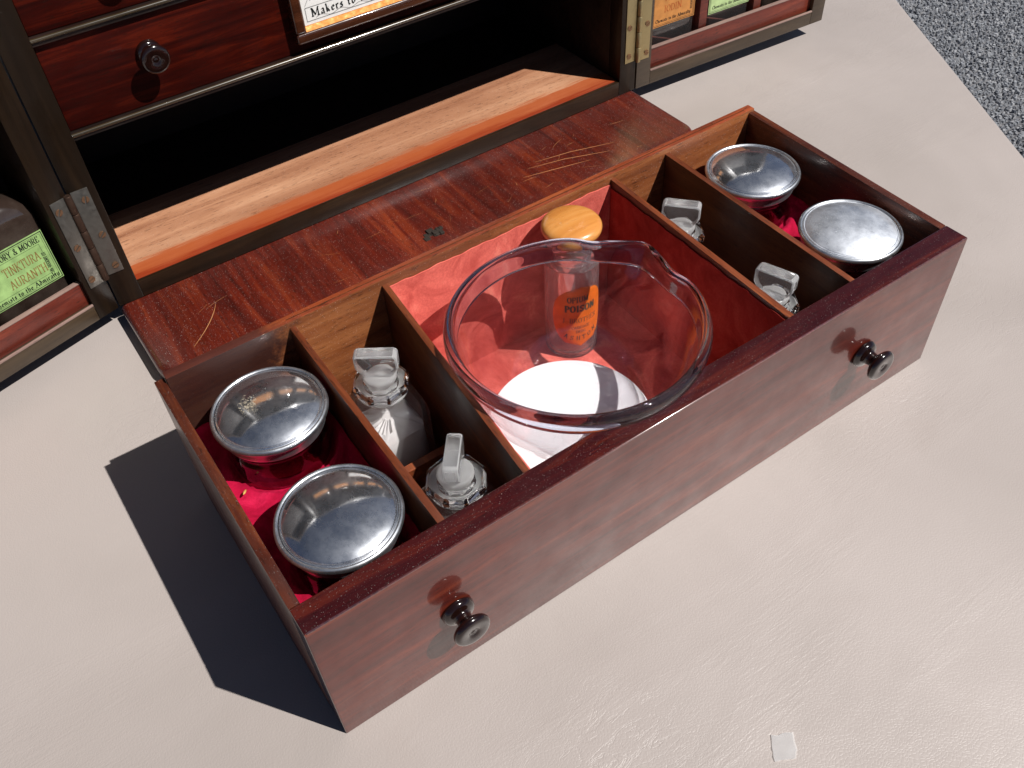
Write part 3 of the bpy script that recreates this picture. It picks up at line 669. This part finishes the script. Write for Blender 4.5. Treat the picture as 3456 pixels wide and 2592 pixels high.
B = thing('glass_bowl', 'large clear glass bowl with a pouring lip, above the white dish', 'bowl', (BX, BY, .0302))
def spout(prof, closed=False):
    n = 160; rings = []
    for r, z in prof:
        ring = []
        for i in range(n):
            a = 2 * PI * i / n; d = (a - R(22) + PI) % (2 * PI) - PI
            k = max(0, (z - .026) / .031) ** 1.6
            sp = .0066 * math.exp(-(d / .155) ** 2) - .0022 * (math.exp(-((d - .40) / .13) ** 2) + math.exp(-((d + .40) / .13) ** 2))
            rr = r + (sp * k if r > .02 else 0)
            zz = z - .0018 * k * math.exp(-(d / .14) ** 2)
            ring.append((rr * math.cos(a), rr * math.sin(a), zz))
        rings.append(ring)
    return loft(rings, not closed, not closed, closed)
def openwall(name, pts):
    bm = spout(smoothprof(pts, 6)); bmesh.ops.delete(bm, geom=[f for f in bm.faces if len(f.verts) > 20 and f.calc_center_median().z > .04], context='FACES')
    return obj(name, bm, M['bowl_wall'], B, smooth='all')
openwall('wall', [(.0004, 0), (.0250, 0), (.0300, .0010), (.0360, .0050), (.0440, .0160), (.0500, .0300), (.0530, .0420), (.0540, .0468)])
openwall('wall_inside', [(.0004, .0034), (.0280, .0040), (.0345, .0072), (.0418, .0170), (.0474, .0300), (.0504, .0430), (.0512, .0468)])
lipp = smoothprof([(.0514, .0470), (.0540, .0468), (.0550, .0484), (.0560, .0505), (.0567, .0527), (.0568, .0549), (.0561, .0568), (.0546, .0578), (.0530, .0573), (.0520, .0553), (.0515, .0510), (.0512, .0480), (.0514, .0470)], 3)[:-1]
obj('lip', spout(lipp, True), M['bowl_glass'], B, smooth='all')

VX, VY = .2000, .1180
Vt = thing('opium_vial', 'small round glass vial with orange poison label and boxwood cap behind the bowl', 'vial', (VX, VY, .0049))
vr = .0138
vo_ = smoothprof([(.0004, 0), (.0124, .0002), (.0136, .0014), (vr, .0040), (vr, .0200), (vr, .0400), (vr, .0560), (.0132, .0585), (.0114, .0604), (.0102, .0615), (.0100, .0650), (.0104, .0690), (.0122, .0705), (.0124, .0722), (.0118, .0730)], 4)
vi = smoothprof([(.0104, .0728), (.0088, .0722), (.0086, .0620), (.0108, .0585), (.0120, .0560), (.0122, .0060), (.0108, .0042), (.0004, .0042)], 4)
obj('glass_body', lathe(vo_ + vi, 56), M['vial_milky'], Vt, smooth='all')
obj('cap', lathe(smoothprof([(.0080, .0690), (.0084, .0728), (.0120, .0732), (.0142, .0746), (.0148, .0764), (.0142, .0783), (.0118, .0798), (.0062, .0808), (.0003, .0811)], 5), 56), M['boxwood'], Vt, smooth='all')
# oval label wrapped round the vial; a0 = direction of its centre
a0 = math.atan2(-.166 - VY, -.017 - VX) + R(21)
def wrap(px, py, lift=.00012):
    a = a0 + px / vr; rr = vr + lift; return (rr * math.cos(a), rr * math.sin(a), .0290 + py * 1.18)
V, F = [], []
nu, nv = 26, 14
for j in range(nv + 1):
    yy = -1 + 2 * j / nv; wdt = math.sqrt(max(1e-4, 1 - abs(yy) ** 2.3))
    for i in range(nu + 1): V.append(wrap((-1 + 2 * i / nu) * wdt * .0152, yy * .0170, .00008))
for j in range(nv):
    for i in range(nu): a = j * (nu + 1) + i; F.append((a, a + 1, a + nu + 2, a + nu + 1))
lab = obj('label', (V, F), M['poison_orange'], Vt, smooth='all', label='orange oval poison label')
q = text_quads('OPIUM', -.0015, .0088, .0030, .26, 0, .12, .10, .9, 'C')
q += text_quads('POISON', 0, .0035, .0034, .34, 0, .16, .16, .95, 'C')
q += text_quads('J. BROTHER', 0, -.0028, .0025, .14, 10, .06, .10, 1.05, 'C')
q += text_quads('CARRIAGE', 0, -.0064, .0015, .16, 10, .06, .1, 1, 'C')
q += text_quads('DRUG', 0, -.0089, .0015, .16, 10, .06, .1, 1, 'C')
for k, ch in enumerate('ASHTON'):
    t_ = (k - 2.5) / 2.5; q += text_quads(ch, t_ * .0082 - .0008, -.0112 - .0020 * (1 - t_ * t_) , .0024, .18, 10, .07, 0, 1, 'L', .35 * t_)
obj('lettering', quads_mesh(q, wrap), M['ink_grey'], lab)

# ------------------------------------------------------------------ the medicine chest
CX0, CX1, CY0, CZ0, CZ1, CYB = .0096, .3872, .2895, .0120, .4000, .4350
SW = .0142
K = thing('medicine_chest', 'dark mahogany medicine chest with open doors, lower flap down', 'chest', (CX0, CY0, 0))
def kb(x0, x1, y0, y1, z0, z1, bev=0): return box(x0 - CX0, x1 - CX0, y0 - CY0, y1 - CY0, z0, z1, bev)
for x0 in (CX0, CX1 - SW):
    obj('stile', kb(x0, x0 + SW, CY0, CY0 + .012, CZ0, CZ1, .0006), M['carcass'], K, smooth=30)
for x0 in (CX0, CX1 - .008):
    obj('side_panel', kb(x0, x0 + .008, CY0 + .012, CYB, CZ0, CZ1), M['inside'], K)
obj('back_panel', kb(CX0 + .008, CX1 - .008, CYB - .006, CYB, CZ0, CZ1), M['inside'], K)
obj('top_board', kb(CX0 - .004, CX1 + .004, CY0 - .002, CYB + .003, CZ1, CZ1 + .012, .001), M['carcass_x'], K)
obj('plinth', kb(CX0 + .01, CX1 - .01, CY0 + .012, CYB - .01, 0, CZ0 - .0001), M['carcass_x'], K)
obj('sill', kb(CX0 + SW, CX1 - SW, CY0 + .0002, CY0 + .0030, CZ0, .0224, .0004), M['carcass_x'], K, smooth=30)
xi0, xi1 = CX0 + SW, CX1 - SW
obj('floor_board', kb(CX0 + .008, CX1 - .008, CY0 + .0125, CYB - .006, CZ0, .0220), M['floor_wood'], K)
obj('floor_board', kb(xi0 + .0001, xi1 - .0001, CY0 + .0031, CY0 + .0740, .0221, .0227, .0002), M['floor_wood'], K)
obj('floor_board', kb(xi0 + .0001, xi1 - .0001, CY0 + .0742, CYB - .0062, .0221, .0226, .0002), M['inside'], K)  # rear floor in near-black wood, painting the shade at the back
# inner faces behind the stiles are narrower than the stiles: cheeks
for x0 in (CX0 + .008, CX1 - SW):
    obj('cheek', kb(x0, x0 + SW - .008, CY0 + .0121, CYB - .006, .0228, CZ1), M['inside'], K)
def rail(z0, z1):
    r_ = obj('shelf_rail', kb(xi0, xi1, CY0 + .0022, CYB - .006, z0, z1), M['inside'], K)
    b_ = bmesh.new()
    z0 += .0017; n = 10; rad = (z1 - z0) / 2
    prof = [(CY0 + .0022, z0)] + [(CY0 + .0022 - rad * math.sin(PI * i / n), (z0 + z1) / 2 - rad * math.cos(PI * i / n)) for i in range(1, n)] + [(CY0 + .0022, z1)]
    rs = [[(xx - CX0, yy - CY0, zz) for yy, zz in prof] for xx in (xi0, xi1)]
    obj('bead', loft(rs, bm=b_), M['bead'], r_, smooth=50)
rail(.1125, .1163); rail(.1612, .1650); rail(.2120, .2160)
# inner drawers: two rows of two
xm = (xi0 + xi1) / 2
for z0, z1 in ((.1167, .1608), (.1654, .2116)):
    d = obj('inner_drawer', kb(xi0 + .0004, xi1 - .0004, CY0 + .0045, CYB - .02, z0, z1, .0006), M['drawer_face'], K, smooth=30)
    for kx in (.0730, xi1 + xi0 - .0730):
        knob(d, kx - CX0, CY0 + .0044 - CY0, (z0 + z1) / 2 + .0035, .92)
# hinges on the front edges
def hinge(parent, hx_, z0, z1, wl, wr, mt, y0, nscrew=3, lsz=1):
    """plates left and right of the knuckle at local x = hx_"""
    h = obj('hinge', box(hx_ + .0012, hx_ + wr, y0 - .0006, y0, z0, z1, .0002), mt, parent, smooth=30)
    return h
def screw(parent, x, y, z, s=.0019, ang=0.0):
    bm = bmesh.new()
    for sgn in (-1, 1):
        pts = []
        for i in range(9):
            a = sgn * PI / 2 - PI / 2 * 0 + (i / 8 - .5) * PI * .86
            pts.append((s * math.cos(a), s * math.sin(a)))
        ca, sa = math.cos(ang), math.sin(ang)
        a_ = [bm.verts.new((px * ca - pz * sa, -.0001, px * sa + pz * ca)) for px, pz in pts]
        b_ = [bm.verts.new((px * ca - pz * sa, .0003, px * sa + pz * ca)) for px, pz in pts]
        bm.faces.new(a_); bm.faces.new(b_[::-1])
        for i in range(9): bm.faces.new((a_[i], a_[(i + 1) % 9], b_[(i + 1) % 9], b_[i]))
    return obj('screw', bm, M['screw'], parent, loc=(x, y - .0003, z))
HZ0, HZ1 = .0335, .0885
for hx_, sgn, mt in ((0.0, 1, M['hinge']), (CX1 - CX0, -1, M['hinge_brass'])):
    xa, xb = (hx_ + .0016, hx_ + .0103) if sgn > 0 else (hx_ - .0103, hx_ - .0016)
    h = obj('hinge', box(xa, xb, -.0006, .0001, HZ0 + .0012, HZ1, .00015), mt, K, smooth=30)
    for i, zz in enumerate((HZ0 + .006, (HZ0 + HZ1) / 2 - .001, HZ1 - .006)): screw(h, (xa + xb) / 2 + (.0012 if i != 1 else .0016) * sgn, -.0007, zz, ang=.3 + i * .5)
    nk = 5
    for i in range(nk):
        za, zb_ = HZ0 + (HZ1 - HZ0) * i / nk, HZ0 + (HZ1 - HZ0) * (i + 1) / nk - .0003
        kn = lathe([(.0017, za), (.0019, za + .0003), (.0019, zb_ - .0003), (.0017, zb_)], 16)
        obj('knuckle', kn, M['knuckle'] if sgn > 0 else mt, h, loc=(hx_ - sgn * .0004, -.0012, 0), smooth=40)

# label texts
def on_plane(y): return lambda px, py: (px, y, py)
def paper(parent, x0, x1, z0, z1, y, m, lab=None):
    return obj('label', box(x0, x1, y - .0002, y, z0, z1), m, parent, label=lab)
def bottle(x, y, rot, label, w, d, h, glassm, kind, group):
    """flat-sided medicine bottle: origin at base centre; front faces -y"""
    t = thing('medicine_bottle', label, 'bottle', (x, y, .0270), rot, group)
    a, b_ = w / 2, d / 2; rings = []
    for z, s, e in ((0, .94, 6), (.0015, 1, 7), (h - .010, 1, 7), (h - .004, .93, 5), (h, .70, 3.2), (h + .003, .40, 2.2), (h + .010, .36, 2)):
        rings.append(sqring(a * s, z, e, 48, 0, b_ * s))
    obj('glass_body', loft(rings), glassm, t, smooth=50)
    obj('stopper', lathe([(.36 * a, h + .0102), (.55 * a, h + .0110), (.60 * a, h + .0140), (.5 * a, h + .0165), (.1 * a, h + .0172)], 24), M['glass'], t, smooth=40)
    yf = -b_ - .0001
    lw = a * .90
    if kind == 'green':
        lz0, lz1 = .0145, .0455; p_ = paper(t, -lw, lw, lz0, lz1, yf, M['paper_green'], 'green apothecary label'); y2 = yf - .0003
        f = on_plane(y2)
        q = rectline(-lw + .0006, lz0 + .0008, lw - .0006, lz1 - .0008, .00045) + rectline(-lw + .0016, lz0 + .0018, lw - .0016, lz1 - .0018, .00012)
        q += rectline(-lw + .0042, lz0 + .0056, lw - .0042, lz1 - .0068, .00012)
        q += text_quads('SAVORY & MOORE', lw - .0030, lz1 - .0058, .0034, .19, 8, .07, .06, .74, 'R')
        q += text_quads('Chemists to the Admiralty', 0, lz0 + .0024, .0027, .20, 40, .07, .05, 1.02, 'C')
        q += text_quads('& 220. REGENT ST', lw - .0034, lz0 + .0030, .0018, .20, 8, .06, .05, .82, 'L', PI / 2)
        obj('lettering', quads_mesh(q, f), M['ink_black'], p_)
        q = text_quads('TINKTURA', lw - .0062, .0306, .0050, .14, 8, .05, .04, .66, 'R') + text_quads('AURANTH', lw - .0054, .0226, .0050, .14, 8, .05, .06, .70, 'R')
        obj('title_lettering', quads_mesh(q, on_plane(y2)), M['ink_brown'], p_)
    elif kind in ('orange', 'lime'):
        lz0, lz1 = (.0200, .0500) if kind == 'orange' else (.0160, .0460); p_ = paper(t, -lw, lw, lz0, lz1, yf, M['paper_orange' if kind == 'orange' else 'paper_lime'], kind + ' apothecary label'); y2 = yf - .0003
        q = rectline(-lw + .0008, lz0 + .0008, lw - .0008, lz1 - .0008, .0003) + rectline(-lw + .0018, lz0 + .0018, lw - .0018, lz1 - .0018, .00012)
        q += text_quads('Chemists to the Admiralty', 0, lz0 + .0032, .0023, .20, 40, .07, .05, .98, 'C')
        q += text_quads('REGENT ST', lw - .0026, lz0 + .0060, .0016, .18, 8, .06, .05, .9, 'L', PI / 2)
        obj('lettering', quads_mesh(q, on_plane(y2)), M['ink_black'], p_)
        if kind == 'orange':
            q = text_quads('TINCT.', 0, lz0 + .0175, .0046, .13, 8, .05, .06, .95, 'C') + text_quads('IODIN.', 0, lz0 + .0095, .0046, .13, 8, .05, .06, .95, 'C')
            obj('title_lettering', quads_mesh(q, on_plane(y2)), M['ink_orange'], p_)
    return t

# doors: shallow boxes full of bottles, hinged at the front corners. local +x runs from hinge to free edge
def door(hx_, rot, mirror, WD=.1790):
    s = -1 if mirror else 1     # mirror: local x negative so that front stays -y
    def X(a, b_): return (min(s * a, s * b_), max(s * a, s * b_))
    dp = .044
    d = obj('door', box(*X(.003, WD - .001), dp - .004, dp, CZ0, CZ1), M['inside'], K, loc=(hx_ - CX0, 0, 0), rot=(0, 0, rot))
    fw = .0126; y0 = -.0002
    def sub(name, a, b_, y1, y2, z0, z1, m, bev=.0004): return obj(name, box(*X(a, b_), y1, y2, z0, z1, bev), m, d, smooth=30)
    sub('door_stile', 0.0004, fw, y0, dp - .0042, CZ0, CZ1, M['carcass'] if mirror else M['door_rail'])
    sub('door_stile', WD - fw, WD, y0, dp - .0042, CZ0, CZ1, M['door_rail'])
    sub('door_rail', fw + .0001, WD - fw - .0001, y0, dp - .0042, CZ0, .0218, M['door_rail'])
    sub('door_rail', fw + .0001, WD - fw - .0001, y0, dp - .0042, CZ1 - .012, CZ1, M['door_rail'])
    sub('rail_moulding', fw + .0001, WD - fw - .0001, y0 - .0003, .0008, .0219, .0231, M['grey_edge'], .0003)
    sub('retaining_slip', fw + .0001, WD - fw - .0001, .0032, .0062, .0219, .0362, M['slip'])
    sub('slip_edge', fw + .0001, WD - fw - .0001, .0031, .0063, .0363, .0370, M['grey_edge'], .0002)
    sub('bottle_shelf', fw + .0001, WD - fw - .0001, .0064, dp - .0043, .0219, .0268, M['slip'])
    sub('retaining_slip', fw + .0001, WD - fw - .0001, .0032, .0062, .1380, .1500, M['slip'])
    sub('bottle_shelf', fw + .0001, WD - fw - .0001, .0064, dp - .0043, .1340, .1390, M['slip'])
    nb = 3; pitch = (WD - 2 * fw) / nb
    for i in range(1, nb):
        xx = fw + pitch * i
        sub('divider', xx - .0035, xx + .0035, .0075, dp - .0043, .0270, .1338, M['slip'])
    # hinge plate on the door side
    xa, xb = X(.0016, .0100)
    hz = obj('hinge', box(xa, xb, y0 - .0007, y0 - .0001, HZ0 - (.0008 if mirror else 0), HZ1 - .0006, .00015), M['hinge'] if mirror else M['hinge_brass'], d, smooth=30)
    for i, zz in enumerate((HZ0 + .0045, (HZ0 + HZ1) / 2 - .002, HZ1 - .0065)):
        sc_ = screw(d, (xa + xb) / 2 + s * (.0016 if i != 1 else .0012), y0 - .0008, zz, ang=.2 + i * .4)
    return d, pitch, fw
aL = R(-164.43 + 180); aR = R(-3.63)
dL, pitch, fw = door(CX0 - .0004, aL, True)
dR, pitch, fw = door(CX1 + .0006, aR, False)
def door_bottle(hx_, ang, mirror, i, label, gm, kind, w=.0420, dx=0.0):
    s = -1 if mirror else 1
    lx = s * (fw + pitch * (i + .5) + dx); ly = .0098 + .0130
    x = hx_ + lx * math.cos(ang) - ly * math.sin(ang); y = CY0 + lx * math.sin(ang) + ly * math.cos(ang)
    return bottle(x, y, ang, label, w, .0260, .0640, gm, kind, 'labelled medicine bottles in the chest doors')
bl = door_bottle(CX0, aL, True, 0, 'dark bottle with green TINKTURA AURANTH label in the left door', M['dark_bottle'], 'green', .0450, -.0012)
door_bottle(CX1, aR, False, 0, 'clear bottle with orange label in the right door by the hinge', M['flask_glass'], 'orange', .0420)
door_bottle(CX1, aR, False, 1, 'clear bottle with lime green label in the middle of the right door', M['flask_glass'], 'lime', .0420)
door_bottle(CX1, aR, False, 2, 'brown bottle without visible label at the far end of the right door', M['dark_bottle'], 'none', .0420)
for i in (1, 2): door_bottle(CX0, aL, True, i, ('dark bottle with orange label in the left door, beside the green labelled one', 'dark bottle with orange label at the outer end of the left door')[i - 1], M['dark_bottle'], 'orange', .0445)
# bottles standing in the open upper part of the chest (seen mirrored in the jar lids)
for i in range(5):
    t = bottle(xi0 + .040 + i * .067, CY0 + .022, 0, ('clear', 'clear', 'clear', 'clear', 'clear')[i] + ' bottle with orange label on the chest top shelf, ' + ('far left', 'second from left', 'middle', 'second from right', 'far right')[i], .052, .030, .0750, M['flask_glass'], 'orange', 'bottles on the top shelf of the chest')
    t.location.z = .2161

# the flap folded down on the leather
def flap_mesh():
    x0, x1, y0, y1, z0, z1 = CX0 - .0001, CX1 - .0002, .2200, CY0 + .0001, .0018, .0119
    rr = .0120; ring = []
    def cor(cx, cy_, a0, a1, n=8): return [(cx + rr * math.cos(R(a0 + (a1 - a0) * i / n)), cy_ + rr * math.sin(R(a0 + (a1 - a0) * i / n))) for i in range(n + 1)]
    ring = [(x1, y1), (x0, y1)] + cor(x0 + rr, y0 + rr, 180, 270) + cor(x1 - rr, y0 + rr, 270, 360)
    cxm, cym = (x0 + x1) / 2, (y0 + y1) / 2
    rings = []
    for z, ins in ((z0, .0030), (z0 + .0012, .0008), (z0 + .0030, 0), (z1 - .0030, 0), (z1 - .0012, .0009), (z1 - .0003, .0022), (z1, .0038)):
        rg = []
        for px, py in ring:
            qx = px + ins * (1 if px < cxm else -1); qy = py + (ins if py < cym else 0); rg.append((qx - CX0, qy - CY0, z))
        rings.append(rg)
    return loft(rings)
fl = obj('flap', flap_mesh(), M['flap'], K, smooth=35)
# scratches
def ribbon(pts, w, z):
    V, F = [], []
    for i, (px, py) in enumerate(pts):
        a = pts[max(0, i - 1)]; b_ = pts[min(len(pts) - 1, i + 1)]; dx, dy = b_[0] - a[0], b_[1] - a[1]; d_ = math.hypot(dx, dy)
        ww = w * (.35 + .65 * math.sin(PI * i / (len(pts) - 1)))
        V += [(px - dy / d_ * ww - CX0, py + dx / d_ * ww - CY0, z), (px + dy / d_ * ww - CX0, py - dx / d_ * ww - CY0, z)]
    for i in range(len(pts) - 1): F.append((2 * i, 2 * i + 1, 2 * i + 3, 2 * i + 2))
    return (V, F)
for pts in ([(.0545 - .0010 * i - .00006 * i * i, .2580 - .0020 * i) for i in range(14)],
            [(.270 + .0042 * i, .2600 - .0016 * i - .0006 * max(0, 6 - i)) for i in range(14)],
            [(.278 + .0042 * i, .2625 - .0013 * i - .0005 * max(0, 6 - i)) for i in range(14)],
            [(.262 + .0042 * i, .2500 - .0010 * i) for i in range(12)]):
    obj('scratch', ribbon(pts, .00022, .01193), M['scratch'], fl)
for i in range(26):
    sx_, sy_ = random.uniform(.03, .36), random.uniform(.228, .280); a_ = random.gauss(.35, .7); l_ = random.uniform(.003, .016); cv = random.uniform(-.25, .25)
    obj('scratch', ribbon([(sx_ + l_ * t_ * math.cos(a_ + cv * t_), sy_ + l_ * t_ * math.sin(a_ + cv * t_) * .5) for t_ in [k_ / 6 for k_ in range(7)]], random.uniform(.00004, .00010), .01193), M['scratch'], fl)
# lock in the flap edge: raised dark lumps stand for its shaded hole
bm = bmesh.new()
for i in range(16):
    a, r_ = random.random() * 6.28, random.uniform(0, .0042)
    bx_, by_ = .1868 + r_ * math.cos(a) * 1.9, .2350 + r_ * math.sin(a) * 1.1; s_ = random.uniform(.0010, .0026)
    box(bx_ - s_ - CX0, bx_ + s_ - CX0, by_ - s_ - CY0, by_ + s_ - CY0, .0117, .0119 + random.uniform(.0002, .0016), .0002, 1, bm)
obj('lock_hole_remains', bm, M['lock'], fl)

# framed maker's card hanging in front of the inner drawers
P0 = (.1475, CY0 + .0024, .1232)
Pq = thing('framed_card', 'framed white card printed with black letter, hung before the inner drawers', 'plaque', P0)
pw, ph = .1050, .0640
def fr(name, z_or, a): pass
for (x0, x1, z0, z1) in ((0, pw, 0, .0055), (0, pw, ph - .0055, ph), (0, .0060, .0056, ph - .0056), (pw - .0060, pw, .0056, ph - .0056)):
    obj('frame', box(x0, x1, -.0042, .0020, z0, z1, .0014, 3), M['frame_wood'], Pq, smooth=50)
for (x0, x1, z0, z1) in ((.0061, pw - .0061, .0056, .0078), (.0061, pw - .0061, ph - .0078, ph - .0056)):
    obj('gilt_slip', hexa([(x0, -.0034, z0), (x1, -.0034, z0), (x1, -.0008, z0), (x0, -.0008, z0)], [(x0, -.0016, z1), (x1, -.0016, z1), (x1, -.0008, z1), (x0, -.0008, z1)]), M['gold'], Pq)
cardo = obj('card', box(.0061, pw - .0061, -.0012, -.0004, .0079, ph - .0079), M['paper_white'], Pq)
q = rectline(.0085, .0098, pw - .0085, .0170, .00018)
q += text_quads('Makers to the', .0115, .0118, .0042, .17, 40, .05, .10, 1.15, 'L')
for k, ch in enumerate('HEWLETT'):
    t_ = k / 6.0; q += text_quads(ch, .0120 + .0068 * k, .0205 + .0035 * math.sin(t_ * 2.4), .0046, .16, 8, .05, 0, 1.05, 'L', .25 - .5 * t_)
q += line_quads([(.0088 + .0012 * i, .0180 + .0100 * math.sin(min(1, i / 9) * PI / 2)) for i in range(30)], .00018)
q += line_quads([(.014 + .0015 * i, .0108 + .0008 * math.sin(i * .8)) for i in range(26)], .00014)
obj('lettering', quads_mesh(q, on_plane(-.0014)), M['ink_black'], cardo)
